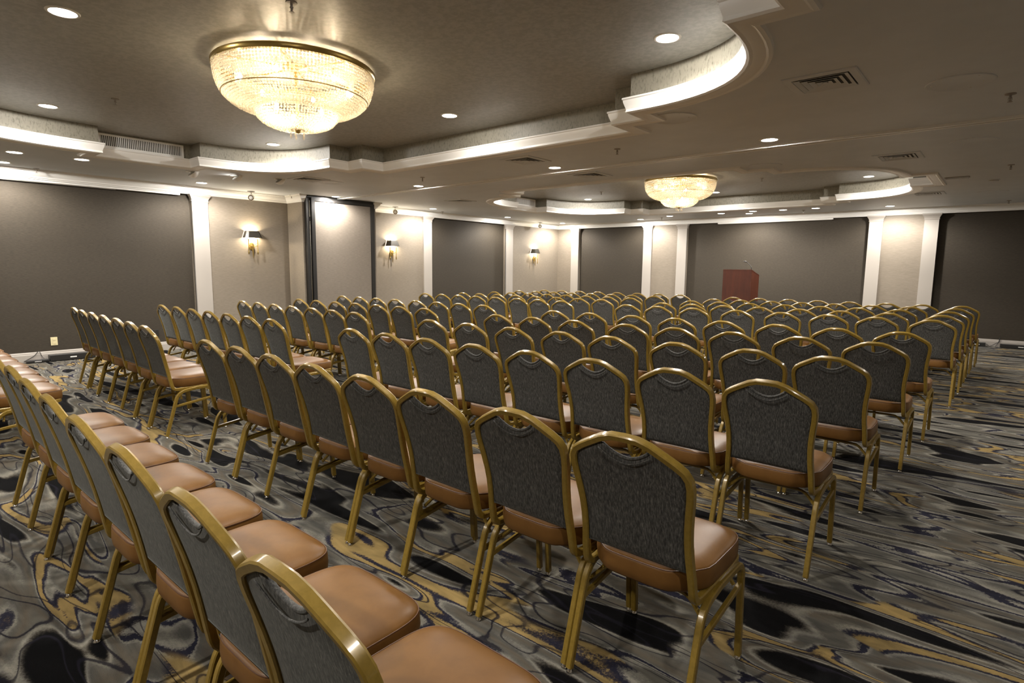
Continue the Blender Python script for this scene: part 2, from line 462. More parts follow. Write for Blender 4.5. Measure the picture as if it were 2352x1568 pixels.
struct('baseboard_back', bm, m_pil)
bm = bmesh.new(); sweep_xy(bm, [(RX, WY), (RX, FY)], base_prof); struct('baseboard_right', bm, m_white)

# pilasters
def pilaster(i, axis, a0, a1):
    D = 0.04
    bm = bmesh.new()
    levels = [(0.0, 0.012), (0.15, 0.012), (0.165, 0.0), (2.515, 0.0), (2.520, 0.010), (2.532, 0.012), (2.536, 0.004), (2.545, 0.006), (2.575, 0.016), (2.605, 0.034), (2.612, 0.040), (ZL + .002, 0.042)]
    rings = []
    for z, e in levels:
        if axis == 'y':
            p = [(WX - 0.02, a0 - e), (WX + D + e, a0 - e), (WX + D + e, a1 + e), (WX - 0.02, a1 + e)]
        else:
            p = [(a0 - e, WY + 0.02), (a0 - e, WY - D - e), (a1 + e, WY - D - e), (a1 + e, WY + 0.02)]
        rings.append([bm.verts.new((x, y, z)) for x, y in p])
    for A, B in zip(rings[:-1], rings[1:]):
        for k in range(4): bm.faces.new((A[k], A[(k + 1) % 4], B[(k + 1) % 4], B[k]))
    bm.faces.new(rings[0][::-1]); bm.faces.new(rings[-1])
    # reveal running back into the recess
    if axis == 'y': box(bm, WX - T + 0.03, WX - 0.005, a0 + .003, a1 - .003, 0.001, ZL - .002)
    else: box(bm, a0 + .003, a1 - .003, WY + 0.005, WY + T - 0.03, 0.001, ZL - .002)
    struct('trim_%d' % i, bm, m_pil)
for i, (ax, a, b) in enumerate([('y', 4.11, 4.37), ('y', 9.27, 9.53), ('y', 12.29, 12.56), ('x', -10.20, -9.94), ('x', -7.785, -7.53), ('x', -6.79, -6.535), ('x', -2.40, -2.145), ('x', -1.42, -1.175)]):
    pilaster(i + 4, ax, a, b)

# ceiling track of the folding partition
bm = bmesh.new()
box(bm, PX0 + 0.03, RX, 6.585, 6.630, ZC - 0.022, ZC + 0.001)
box(bm, PX0 + 0.03, RX, 6.655, 6.700, ZC - 0.022, ZC + 0.001)
track = struct('trim_12', bm, m_white)
obj('track_slot', boxm(PX0 + 0.03, RX, 6.63, 6.655, ZC - 0.006, ZC + 0.002), m_black, track)

# stacked folding partition in its pocket
part = thing('folding_partition', 'pale linen folding partition panel with black edges stored against the left wall pier', 'partition', (PX0, (PP0 + PP1) / 2, 0))
hw = (PP1 - PP0) / 2
def pbox(name, m, *a, **k): return obj(name, boxm(*a), m, part, **k)
pbox('edge_frame', m_black, 0.004, 0.050, -hw, hw, 0.01, ZC - 0.004)
pbox('fabric_face', m_panel, 0.050, 0.062, -hw + 0.18, hw - 0.085, 0.05, 2.66)
pbox('edge_seal', m_black, 0.050, 0.075, -hw, -hw + 0.060, 0.01, ZC - 0.06)
pbox('edge_seal', m_black, 0.050, 0.100, -hw + 0.095, -hw + 0.165, 0.01, ZC - 0.04)
pbox('hinge_strip', m_chrome, 0.050, 0.068, -hw + 0.066, -hw + 0.082, 0.2, ZC - 0.10)
pbox('hinge_plate', m_blackp, 0.050, 0.076, -hw + 0.062, -hw + 0.088, 2.28, 2.36)
pbox('edge_seal', m_black, 0.050, 0.085, hw - 0.080, hw, 0.01, ZC - 0.05)
pbox('top_seal', m_black, 0.050, 0.085, -hw + 0.165, hw - 0.08, 2.665, ZC - 0.05)

# retracted projection screens under the crown
def screen(label, loc, sx, sy):
    t = thing('projection_screen', label, 'screen', loc)
    obj('housing', bevelled(-sx / 2, sx / 2, -sy / 2, sy / 2, -0.030, 0.0, 0.004, 1), m_white, t)
    obj('hem_bar', boxm(-sx / 2 + .02, sx / 2 - .02, -sy / 4, sy / 4, -0.038, -0.030), m_grey, t)
screen('slim white retracted projection screen under the crown, behind the wooden lectern', (-4.43, WY + 0.028, ZL), 2.62, 0.05)
screen('slim white retracted projection screen under the crown on the nearest left wall panel', (WX - 0.028, 2.1, ZL), 0.05, 3.7)

# ================================================================ BANQUET CHAIRS
# local frame: x right, y forwards (the way the sitter faces), origin on the floor under the crown of the back
def lean(z):
    """how far forward the back plane sits at height z"""
    t = (0.94 - z)
    return 0.245 * t + 0.012 * math.sin(PI * max(0, min(1, (z - 0.47) / 0.47)))
HALF = [(0.0, 0.928), (0.045, 0.9265), (0.085, 0.914), (0.125, 0.893), (0.165, 0.871), (0.191, 0.853), (0.2045, 0.830), (0.2075, 0.800), (0.204, 0.760),
        (0.197, 0.710), (0.1915, 0.660), (0.189, 0.610), (0.190, 0.560), (0.193, 0.515), (0.196, 0.480)]
def chair_parts():
    t = thing('banquet_chair', 'x', 'chair', (0, 0, 0), 0, 'banquet chairs set out in theatre rows')
    # --- gold back frame: arch, sides and seat rails in one bent tube
    right = [(x, lean(z), z) for x, z in HALF]
    low = fillet([(0.196, lean(0.480), 0.480), (0.199, lean(0.432) + 0.004, 0.396), (0.203, 0.30, 0.401), (0.203, 0.50, 0.410), (0.165, 0.530, 0.411), (0.0, 0.532, 0.411)], [0.06, 0.05, 0.045, 0.05], 4)
    rp = [Vector(p) for p in right] + low[1:]
    full = [Vector((-p.x, p.y, p.z)) for p in rp[::-1]][:-1] + [p for p in rp]
    # drop duplicated middle points at both ends of the loop
    full = full[:-1]; 
    bm = bmesh.new(); tube(bm, full, 0.0138, 0.0125, n=8, closed=True, power=0.42)
    smooth_angle(obj('back_frame', bm, m_gold, t), 33)
    # --- upholstered back
    def W(z):
        xs = [(zz, xx) for xx, zz in HALF if zz <= 0.84]
        for (za, xa), (zb, xb) in zip(xs[:-1], xs[1:]):
            if zb <= z <= za: return xb + (xa - xb) * (z - zb) / (za - zb) - 0.010
        return (xs[0][1] if z > xs[0][0] else xs[-1][1]) - 0.010
    def top(x):
        ax = abs(x)
        pts = HALF[:8]
        z = 0.80
        for (xa, za), (xb, zb) in zip(pts[:-1], pts[1:]):
            if xa <= ax <= xb: z = za + (zb - za) * (ax - xa) / (xb - xa); break
        z -= 0.011
        if ax < 0.088: z = min(z, 0.9035 - 0.043 * (math.cos(ax / 0.088 * PI / 2)) ** 0.8)
        return z
    NU, NV = 28, 22; zb = 0.502
    bm = bmesh.new(); F = []; B = []
    for i in range(NU + 1):
        u = -1 + 2 * i / NU; u = math.sin(u * PI / 2) * 0.35 + u * 0.65
        colF, colB = [], []
        for j in range(NV + 1):
            v = j / NV
            x = u * 0.196; z = zb + v * (top(x) - zb)
            for _ in range(4):
                x = u * W(z); z = zb + v * (top(x) - zb)
            e = (1 - abs(u) ** 5) * (1 - abs(2 * v - 1) ** 7)
            y = lean(z)
            colB.append(bm.verts.new((x, y - 0.0035 - 0.009 * e, z)))
            eF = (1 - abs(u) ** 4) * min(1, (1 - v) / 0.35) ** 0.7 * min(1, v / 0.12) ** 0.6
            colF.append(bm.verts.new((x, y + 0.0035 + 0.026 * eF, z)))
        F.append(colF); B.append(colB)
    for i in range(NU):
        for j in range(NV):
            bm.faces.new((B[i][j], B[i + 1][j], B[i + 1][j + 1], B[i][j + 1]))
            bm.faces.new((F[i][j], F[i][j + 1], F[i + 1][j + 1], F[i + 1][j]))
        bm.faces.new((B[i][0], F[i][0], F[i + 1][0], B[i + 1][0])); bm.faces.new((B[i][NV], B[i + 1][NV], F[i + 1][NV], F[i][NV]))
    for j in range(NV):
        bm.faces.new((B[0][j], B[0][j + 1], F[0][j + 1], F[0][j])); bm.faces.new((B[NU][j], F[NU][j], F[NU][j + 1], B[NU][j + 1]))
    back = obj('backrest', bm, m_fab, t, smooth=True)
    # rolled hand-hold edge with its stitched ridge
    bm = bmesh.new()
    arc = [(-0.082 + 0.164 * k / 14) for k in range(15)]
    tube(bm, [(x, lean(top(x)) - 0.001, top(x) - 0.003) for x in arc], 0.006, 0.007, n=8)
    tube(bm, [(x * 1.12, lean(top(x)) - 0.0125 - 0.002 * math.cos(x / .088 * PI / 2), top(x) - 0.019 + 0.004 * abs(x) / 0.082) for x in arc], 0.0026, 0.0024, n=6)
    obj('hand_hold_roll', bm, m_fab, back, smooth=True)
    # --- tan vinyl seat
    def outline(s, zoff=0):
        P = []
        N_ = 56
        for k in range(N_):
            a = 2 * PI * k / N_ + PI / N_; c, s_ = math.cos(a), math.sin(a)
            ex = math.copysign(abs(c) ** (2 / 5.0), c); ey = math.copysign(abs(s_) ** (2 / 5.0), s_)
            yy = 0.327 + ey * 0.228
            wd = 0.162 + (0.216 - 0.162) * max(0, min(1, (yy - 0.125) / 0.10)) ** 0.8
            P.append((ex * wd, yy))
        return P
    base = outline(1); cxy = Vector((0, 0.327))
    rings = []
    bm = bmesh.new()
    for off, z in [(-0.030, 0.412), (-0.006, 0.414), (0.0, 0.422), (0.003, 0.446), (0.001, 0.478), (-0.003, 0.4885), (-0.010, 0.495), (-0.028, 0.504), (-0.060, 0.511), (-0.11, 0.515), (-0.16, 0.5165)]:
        ring = []
        for x, y in base:
            d = Vector((x, y)) - cxy; l = d.length
            f = max(0.02, (l + off) / l)
            ring.append(bm.verts.new((d.x * f, cxy.y + d.y * f, z - 0.004 * (1 - (y - .108) / .444) * (1 if z > .49 else 0))))
        rings.append(ring)
    n = len(base)
    for A, B_ in zip(rings[:-1], rings[1:]):
        for k in range(n): bm.faces.new((A[k], A[(k + 1) % n], B_[(k + 1) % n], B_[k]))
    bm.faces.new(rings[0][::-1])
    cv = bm.verts.new((0, 0.327, 0.515))
    for k in range(n): bm.faces.new((rings[-1][k], rings[-1][(k + 1) % n], cv))
    seat = smooth_angle(obj('seat', bm, m_vinyl, t), 60)
    bm = bmesh.new()
    tube(bm, [(cxy.x + (x) * 0.993, cxy.y + (y - cxy.y) * 0.993, 0.4888 - 0.002 * (1 - (y - .108) / .444)) for x, y in base], 0.0019, n=5, closed=True)
    obj('seam', bm, m_seam, seat)
    # --- legs, each with a chrome glide
    X = 0.2170
    for s in (-1, 1):
        for kind in ('rear', 'front'):
            if kind == 'rear': pts = fillet([(s * X, 0.055, 0.016), (s * X, 0.160, 0.376), (s * X, 0.30, 0.395)], 0.07, 6)
            else: pts = fillet([(s * X, 0.535, 0.016), (s * X, 0.512, 0.396), (s * X, 0.30, 0.395)][:], 0.06, 6)
            bm = bmesh.new(); tube(bm, pts, 0.0122, 0.0130, side=(1, 0, 0), n=8, power=0.42)
            leg = smooth_angle(obj('leg', bm, m_gold, t), 33)
            p = pts[0]
            bm = bmesh.new(); lathe(bm, [(0, 0.0), (0.0125, 0.0), (0.0135, 0.004), (0.008, 0.009), (0.007, 0.018), (0, 0.018)], 10, (p[0], p[1], 0))
            obj('glide', bm, m_chrome, leg, smooth=True)
        bm = bmesh.new(); tube(bm, [(s * X, 0.125, 0.258), (s * X, 0.521, 0.310)], 0.0085, 0.0105, side=(1, 0, 0), n=8, power=0.42)
        smooth_angle(obj('side_stretcher', bm, m_gold, t), 33)
    for y0, z0 in ((0.185, 0.360), (0.455, 0.372)):
        bm = bmesh.new(); tube(bm, fillet([(-X + .004, y0, z0 - 0.045), (-0.15, y0 + 0.015, z0 + 0.022), (0.15, y0 + 0.015, z0 + 0.022), (X - .004, y0, z0 - 0.045)], 0.03, 3), 0.008, 0.008, side=(0, 1, 0), n=6)
        smooth_angle(obj('cross_brace', bm, m_gold, t), 50)
    return t

ROWS = [
    ('R', 0, -0.0283, 0.427, [-0.951, -1.414, -1.905, -2.379, -2.842, -3.305, -3.768, -4.233]),
    ('L', 0, -0.0300, 0.360, [-5.66, -6.125, -6.59, -7.055, -7.52, -7.985, -8.45]),
    ('R', 1, -0.0210, 1.536, [-0.911, -1.374, -1.862, -2.326, -2.789, -3.252, -3.715, -4.178]),
    ('L', 1, -0.0487, 1.391, [-5.509, -5.972, -6.435, -6.898, -7.361, -7.824, -8.287]),
    ('R', 2, 0.0208, 2.815, [-0.848, -1.316, -1.795, -2.258, -2.721, -3.184, -3.647, -4.113]),
    ('L', 2, 0.0032, 2.712, [-5.369, -5.832, -6.295, -6.758, -7.221, -7.684, -8.147]),
    ('R', 3, 0.0281, 3.880, [-0.784, -1.247, -1.754, -2.281, -2.746, -3.247, -3.764, -4.283]),
    ('L', 3, -0.0050, 3.747, [-5.552, -6.015, -6.478, -6.941, -7.404, -7.867, -8.33]),
    ('R', 4, 0.0525, 4.931, [-0.707, -1.2, -1.718, -2.216, -2.689, -3.254, -3.758, -4.245]),
    ('L', 4, 0.0414, 5.000, [-5.524, -5.987, -6.45, -6.913, -7.376, -7.839, -8.302]),
    ('R', 5, 0.0711, 5.957, [-0.667, -1.153, -1.651, -2.166, -2.655, -3.152, -3.682, -4.172]),
    ('L', 5, 0.0209, 5.900, [-5.471, -5.934, -6.397, -6.86, -7.354, -7.817, -8.28, -8.743]),
    ('R', 6, 0.0708, 7.727, [-0.591, -1.106, -1.592, -2.102, -2.637, -3.203, -3.71, -4.173]),
    ('L', 6, -0.0038, 7.482, [-5.385, -5.848, -6.311, -6.806, -7.269, -7.732, -8.195, -8.658]),
    ('R', 7, 0.0862, 8.659, [-0.569, -1.108, -1.632, -2.121, -2.637, -3.123, -3.586, -4.05]),
    ('L', 7, 0.0220, 8.505, [-5.189, -5.652, -6.115, -6.578, -7.041, -7.504, -7.967, -8.43]),
    ('R', 8, 0.0685, 9.515, [-0.557, -1.109, -1.594, -2.057, -2.542, -3.055, -3.518, -3.984]),
    ('L', 8, 0.0159, 9.337, [-5.128, -5.591, -6.054, -6.517, -6.98, -7.443, -7.906, -8.369]),
    ('R', 9, 0.0625, 10.405, [-0.539, -1.077, -1.562, -2.062, -2.532, -2.997, -3.498, -3.961]),
    ('L', 9, 0.0578, 10.576, [-5.175, -5.638, -6.101, -6.564, -7.027, -7.49, -7.953, -8.416]),
    ('R', 10, 0.0322, 11.230, [-0.507, -1.01, -1.489, -2.019, -2.505, -2.978, -3.479, -3.954]),
    ('L', 10, 0.1045, 11.826, [-5.107, -5.57, -6.033, -6.496, -6.959, -7.422, -7.885, -8.348]),
]

ORD = ['first', 'second', 'third', 'fourth', 'fifth', 'sixth', 'seventh', 'eighth']
ROWN = ['row nearest camera', 'second row from camera', 'third row from camera', 'fourth row from camera', 'fifth row from camera', 'sixth row from camera',
        'seventh row from camera', 'eighth row from camera', 'third row from front', 'second row from front', 'row nearest lectern']
chair0 = chair_parts(); used = False
for blk, r, m_, c_, xs in ROWS:
    n = len(xs); sh = 0.045 if r <= 1 else (0.03 if r == 2 else 0.012)
    for i, x in enumerate(xs):
        if i == 0: pos = 'rightmost chair'
        elif i == n - 1: pos = 'leftmost chair'
        elif i <= (n - 1) // 2: pos = ORD[i] + ' chair from the right'
        else: pos = ORD[n - 1 - i] + ' chair from the left'
        lab = 'gold-framed %s, %s block, %s' % (pos, 'right' if blk == 'R' else 'left', ROWN[r])
        loc = (x + sh, m_ * x + c_ + random.uniform(-.008, .008), 0); rz = random.uniform(-.002, .002)
        if not used:
            chair0.location = loc; chair0.rotation_euler = (0, 0, rz); chair0['label'] = lab; used = True
        else: dup(chair0, loc, rz, lab)

# ================================================================ CHANDELIERS
def bead_mesh(rings, r):
    """rings: list of (radius, z, count, phase). one low-poly crystal ball per bead"""
    # octahedron subdivided once
    base = [(1, 0, 0), (-1, 0, 0), (0, 1, 0), (0, -1, 0), (0, 0, 1), (0, 0, -1)]
    fs = [(0, 2, 4), (2, 1, 4), (1, 3, 4), (3, 0, 4), (2, 0, 5), (1, 2, 5), (3, 1, 5), (0, 3, 5)]
    V = [Vector(b) for b in base]; cache = {}; F = []
    def mid(a, b):
        k = (min(a, b), max(a, b))
        if k not in cache: V.append(((V[a] + V[b]) / 2).normalized()); cache[k] = len(V) - 1
        return cache[k]
    for a, b, c in fs:
        ab, bc, ca = mid(a, b), mid(b, c), mid(c, a); F += [(a, ab, ca), (b, bc, ab), (c, ca, bc), (ab, bc, ca)]
    Vn = np.array([tuple(v) for v in V]); Fn = np.array(F); rng = np.random.default_rng(3)
    cs = []
    for R_, z, n, ph in rings:
        a = 2 * np.pi * (np.arange(n) + ph) / n
        cs.append(np.stack([R_ * np.cos(a), R_ * np.sin(a), np.full(n, z)], 1))
    cs = np.concatenate(cs); cs += rng.normal(0, 0.0012, cs.shape)
    verts = (cs[:, None, :] + Vn[None] * r).reshape(-1, 3)
    faces = (Fn[None] + (np.arange(len(cs)) * len(Vn))[:, None, None]).reshape(-1, 3)
    return verts.tolist(), faces.tolist()

def profile_rings(prof, step, bead):
    out = []; P = catmull([(r, 0, z) for r, z in prof], 12); L_ = [0]
    for a, b in zip(P[:-1], P[1:]): L_.append(L_[-1] + (b - a).length)
    n = int(L_[-1] / step)
    for k in range(n + 1):
        s = L_[-1] * k / n
        i = max(j for j in range(len(L_)) if L_[j] <= s + 1e-9); i = min(i, len(P) - 2)
        f = (s - L_[i]) / max(1e-9, L_[i + 1] - L_[i]); p = P[i].lerp(P[i + 1], f)
        out.append((max(p.x, 0.012), p.z))
    return out

ch = thing('crystal_chandelier', 'large beaded crystal basket chandelier lit warm in the near tray ceiling, top left', 'chandelier', (-4.58, 2.62, 3.0), 0, 'beaded crystal chandeliers')
def build_chandelier(t):
    R_ = 0.61
    bm = bmesh.new()
    lathe(bm, [(R_ - 0.02, -0.008), (R_ + 0.012, -0.008), (R_ + 0.020, 0.004), (R_ + 0.020, 0.026), (R_ + 0.012, 0.034), (R_ - 0.02, 0.034), (R_ - 0.02, -0.008)], 64)
    smooth_angle(obj('rim_band', bm, m_brass, t), 40)
    bm = bmesh.new()
    for k in range(6):
        a = k * PI / 3 + 0.3
        tube(bm, [(0.08 * math.cos(a), 0.08 * math.sin(a), 0.045), (0.58 * math.cos(a), 0.58 * math.sin(a), 0.03)], 0.006)
    lathe(bm, [(0, 0.058), (0.11, 0.058), (0.11, 0.045), (0.03, 0.03), (0.014, 0.02), (0.012, -0.40), (0.03, -0.42), (0.018, -0.46), (0, -0.47)], 20)
    smooth_angle(obj('stem_frame', bm, m_brass, t), 40)
    bm = bmesh.new()
    for rr, z in ((0.565, -0.20), (0.335, -0.29), (0.335, -0.235)):
        tube(bm, [(rr * math.cos(2 * PI * k / 48), rr * math.sin(2 * PI * k / 48), z) for k in range(48)], 0.004, n=6, closed=True)
    obj('support_ring', bm, m_brass, t)
    up = profile_rings([(0.612, -0.012), (0.609, -0.06), (0.595, -0.12), (0.563, -0.19), (0.50, -0.25), (0.42, -0.288), (0.335, -0.305)], 0.0235, 0)
    rings = []
    for i, (r, z) in enumerate(up):
        lobes = 0
        rings.append((r, z, 150 if r > 0.45 else 108, 0.5 * (i % 2) * 0))
    o = obj('upper_bead_basket', bead_mesh(rings, 0.0108), m_bead, t, smooth=True); tag(o, kind='stuff')
    dn = profile_rings([(0.325, -0.245), (0.328, -0.29), (0.315, -0.34), (0.275, -0.385), (0.215, -0.415), (0.14, -0.43), (0.05, -0.437)], 0.0225, 0)
    rings = [(r, z, max(8, int(2 * PI * max(r, 0.12) / 0.0255)), 0) for r, z in dn]
    # inner skirt seen through the basket
    rings += [(0.45, -0.02 - 0.021 * k, 90, 0.3) for k in range(5)]
    o = obj('lower_bead_basket', bead_mesh(rings, 0.0105), m_bead, t, smooth=True); tag(o, kind='stuff')
    for k in range(5):
        a = k * 2 * PI / 5 + 0.4; rr = 0.055
        bm = bmesh.new(); c = (rr * math.cos(a), rr * math.sin(a), -0.44)
        lathe(bm, [(0, 0), (0.0018, -0.002), (0.0018, -0.03), (0.006, -0.038), (0.0095, -0.052), (0.005, -0.066), (0, -0.074)], 8, c)
        obj('crystal_drop', bm, m_bead, t)
    spots = [(0.42 * math.cos(a), 0.42 * math.sin(a), -0.09) for a in [k * PI / 3 + 0.2 for k in range(6)]] + [(0.2 * math.cos(a), 0.2 * math.sin(a), -0.30) for a in [k * 2 * PI / 3 + 0.7 for k in range(3)]]
    for x, y, z in spots:
        bm = bmesh.new(); lathe(bm, [(0, 0.0), (0.010, -0.003), (0.016, -0.022), (0.015, -0.036), (0.008, -0.05), (0, -0.053)], 12, (x, y, z + 0.027))
        b = obj('bulb', bm, m_bulb, t, smooth=True)
        bm = bmesh.new(); lathe(bm, [(0, 0.045), (0.009, 0.045), (0.009, 0.0), (0, 0.0)], 10, (x, y, z + 0.026)); obj('bulb_socket', bm, m_brass, b)
        add_light('POINT', t, (x, y, z - 0.045), W_BULB, WARM, shadow_soft_size=0.02)
build_chandelier(ch)
dup(ch, (-4.62, 10.02, 3.0), 0.5, 'smaller-looking beaded crystal basket chandelier in the far tray ceiling, above the back rows')

# ================================================================ DOWNLIGHTS
dl = thing('recessed_downlight', 'x', 'ceiling light', (0, 0, 0), 0, 'recessed downlights')
def build_dl(t):
    bm = bmesh.new(); lathe(bm, [(0.074, 0.0), (0.078, -0.006), (0.090, -0.006), (0.096, 0.0), (0.074, 0.0)], 32); smooth_angle(obj('trim_ring', bm, m_white, t), 40)
    bm = bmesh.new(); lathe(bm, [(0, -0.003), (0.074, -0.003), (0.074, 0.0), (0, 0.0)], 32); obj('lens', bm, m_glow, t)
build_dl(dl)
dl_first = [True]
def downlight(x, y, z, watts, label, grp='recessed downlights', blend=0.9, size=150):
    if dl_first[0]:
        t = dl; t.location = (x, y, z); t['label'] = label; t['group'] = grp; dl_first[0] = False
    else: t = dup(dl, (x, y, z), 0, label, grp)
    add_light('SPOT', t, (0, 0, -0.012), watts * 0.9, LAMP, spot_size=math.radians(size), spot_blend=blend, shadow_soft_size=0.06)
    add_light('SPOT', t, (0, 0, -0.014), watts * 0.13, LAMP, spot_size=math.radians(179.4), spot_blend=0.03, shadow_soft_size=0.03)  # weak extra wide spot, added to brighten mouldings and upper walls
KIDS['recessed_downlight'] = {'recessed_downlight': list(dl.children), 'trim_ring': [], 'lens': []}
for x, y, lab in [(-4.81, 1.13, 'big-looking round downlight in the near tray, top left corner of the view'),
                  (-7.72, 1.62, 'round downlight in the near tray, left of the sprinkler head'),
                  (-7.67, 4.02, 'round downlight in the near tray, just below the large chandelier'),
                  (-4.71, 4.46, 'round downlight in the near tray, right of the large chandelier'),
                  (-1.97, 3.96, 'round downlight in the near tray, by its curved right end'),
                  (-1.97, 1.15, 'round downlight in the near tray, almost overhead of the camera')]:
    downlight(x, y, ZT, W_TRAY, lab, 'downlights in the near tray', 0.7, 163)
for x, y, lab in [(-7.67, 11.70, 'round downlight in the far tray, left of the small chandelier'),
                  (-4.83, 12.20, 'round downlight in the far tray, just right of the small chandelier'),
                  (-1.97, 11.67, 'round downlight in the far tray, by its curved right end'),
                  (-7.67, 8.95, 'hidden round downlight in the far tray, near left end'),
                  (-4.83, 8.55, 'hidden round downlight in the far tray, near middle edge'),
                  (-1.97, 8.95, 'hidden round downlight in the far tray, near right end')]:
    downlight(x, y, ZT, W_TRAY, lab, 'downlights in the far tray', 0.7, 163)
for x, y, lab in [(-10.25, 1.61, 'small round downlight at the extreme left edge, close to the left wall crown'),
                  (-10.10, 4.05, 'small round downlight above the leftmost white pilaster'),
                  (-9.93, 6.42, 'small round downlight right above the folding partition panel'),
                  (-10.12, 9.06, 'small round downlight above the pilaster right of the second sconce'),
                  (-10.14, 11.68, 'small round downlight above the dark left wall panel near the far corner'),
                  (-10.12, 14.12, 'small round downlight in the far left corner of the ceiling'),
                  (-7.50, 6.40, 'small round soffit downlight left of the partition track middle, beside a sprinkler'),
                  (-4.68, 6.33, 'small round soffit downlight just before the track, between two square vents'),
                  (-1.97, 6.31, 'round soffit downlight just before the track, right of centre'),
                  (-7.60, 14.15, 'small round downlight above the third pilaster of the back wall'),
                  (-4.74, 14.06, 'small round downlight above the lectern, brighter one of a close pair'),
                  (-1.95, 14.02, 'round downlight above the right pale wall section of the back wall')]:
    downlight(x, y, ZC, W_SOFFIT if 'partition panel' not in lab else W_SOFFIT * 0.8, lab, 'downlights in the flat ceiling', 0.5, 170)
for x, y, lab in [(-9.22, 1.57, 'dim downlight left of the wall grille, first from the left edge'),
                  (-9.14, 2.22, 'dim downlight directly under the wall grille of the near tray'),
                  (-6.54, 13.68, 'dim downlight above the left edge of the lectern panel'),
                  (-5.26, 13.70, 'dim downlight left of the bright pair above the lectern'),
                  (-4.50, 13.58, 'dim downlight touching the bright one above the lectern'),
                  (-3.88, 13.64, 'dim downlight right of the bright pair above the lectern'),
                  (-3.23, 13.64, 'dim downlight under the far tray, rightmost of its short row')]:
    downlight(x, y, ZC, W_WASH, lab, 'dim downlights')

for x, y, lab in [(-7.60, -1.15, 'added unseen downlight behind the camera, left'), (-4.75, -1.15, 'added unseen downlight behind the camera, middle'), (-1.97, -1.15, 'added unseen downlight behind the camera, right'),
                  (0.80, 0.2, 'added unseen downlight beside the camera on its right'), (0.80, 6.3, 'added unseen downlight right of the view at the partition track'), (0.80, 11.7, 'added unseen downlight right of the view near the back wall')]:
    downlight(x, y, ZC, W_SOFFIT * (1.0 if x < 0 else 0.5), lab, 'downlights in the flat ceiling')  # unseen fill lamps, added so the near chairs get light

# ================================================================ WALL SCONCES
sc0 = thing('wall_sconce', 'x', 'wall lamp', (0, 0, 0), 0, 'brass wall sconces')
def build_sconce(t):   # local +x = out of the wall
    bm = bmesh.new()
    tw, bw, hz = 0.115, 0.160, 0.125
    pts = lambda w, d, z: [(0.005, -w, z), (d * 0.75, -w, z), (d, -w * 0.72, z), (d, w * 0.72, z), (d * 0.75, w, z), (0.005, w, z)]
    A = [bm.verts.new(p) for p in pts(bw, 0.15, 0)]; B = [bm.verts.new(p) for p in pts(tw, 0.115, hz)]
    A2 = [bm.verts.new(p) for p in pts(bw - .004, 0.146, 0)]; B2 = [bm.verts.new(p) for p in pts(tw - .004, 0.111, hz)]
    for k in range(5):
        bm.faces.new((A[k], A[k + 1], B[k + 1], B[k])); bm.faces.new((A2[k + 1], A2[k], B2[k], B2[k + 1]))
        bm.faces.new((A[k + 1], A[k], A2[k], A2[k + 1])); bm.faces.new((B[k], B[k + 1], B2[k + 1], B2[k]))
    obj('lamp_shade', bm, m_shade, t)
    bm = bmesh.new(); lathe(bm, [(0, -0.075), (0.055, -0.075), (0.062, -0.07), (0.062, 0.07), (0.055, 0.075), (0, 0.075)], 20)
    for v in bm.verts: v.co = Vector((0.012 + v.co.z * 0.12, v.co.x * 0.8, v.co.y * 1.15))
    for v in bm.verts: v.co.z -= 0.155
    smooth_angle(obj('back_plate', bm, m_brass, t), 40)
    bm = bmesh.new()
    tube(bm, fillet([(0.02, 0, -0.150), (0.075, 0, -0.155), (0.075, 0, -0.105)], 0.03, 4), 0.008)
    tube(bm, fillet([(0.075, -0.085, -0.12), (0.075, -0.04, -0.155), (0.075, 0.04, -0.155), (0.075, 0.085, -0.12)], 0.04, 4), 0.007)
    smooth_angle(obj('arm', bm, m_brass, t), 40)
    for y in (-0.085, 0.085):
        bm = bmesh.new(); lathe(bm, [(0, -0.02), (0.010, -0.02), (0.012, -0.03), (0.007, -0.05), (0.009, -0.07), (0.008, -0.24), (0.013, -0.262), (0.011, -0.285), (0.004, -0.30), (0, -0.305)], 10, (0.075, y, 0))
        smooth_angle(obj('candle_rod', bm, m_brass, t), 40)
    bm = bmesh.new(); lathe(bm, [(0, -0.17), (0.014, -0.175), (0.012, -0.25), (0.009, -0.33), (0.003, -0.37), (0, -0.375)], 10, (0.06, 0, 0)); smooth_angle(obj('finial', bm, m_brass, t), 40)
    for y in (-0.05, 0.05):
        bm = bmesh.new(); lathe(bm, [(0, 0.03), (0.012, 0.028), (0.018, 0.01), (0.012, -0.01), (0, -0.015)], 10, (0.07, y, 0.06)); obj('bulb', bm, m_bulb, t, smooth=True)
    add_light('POINT', t, (0.062, 0, 0.085), W_SCONCE, (1.0, 0.84, 0.60), shadow_soft_size=0.015)
    add_light('POINT', t, (0.062, 0, 0.02), W_SCONCE * 0.8, (1.0, 0.84, 0.60), shadow_soft_size=0.015)
build_sconce(sc0)
for i, (y, z, lab) in enumerate([(5.12, 1.945, 'brass wall sconce with dark shade on the wall left of the folding partition'),
                                 (8.33, 1.905, 'brass wall sconce with dark shade on the wall right of the folding partition'),
                                 (13.55, 1.875, 'brass wall sconce with dark shade beside the far left room corner')]):
    t = sc0 if i == 0 else dup(sc0, label=lab)
    t.location = (WX, y, z); t['label'] = lab

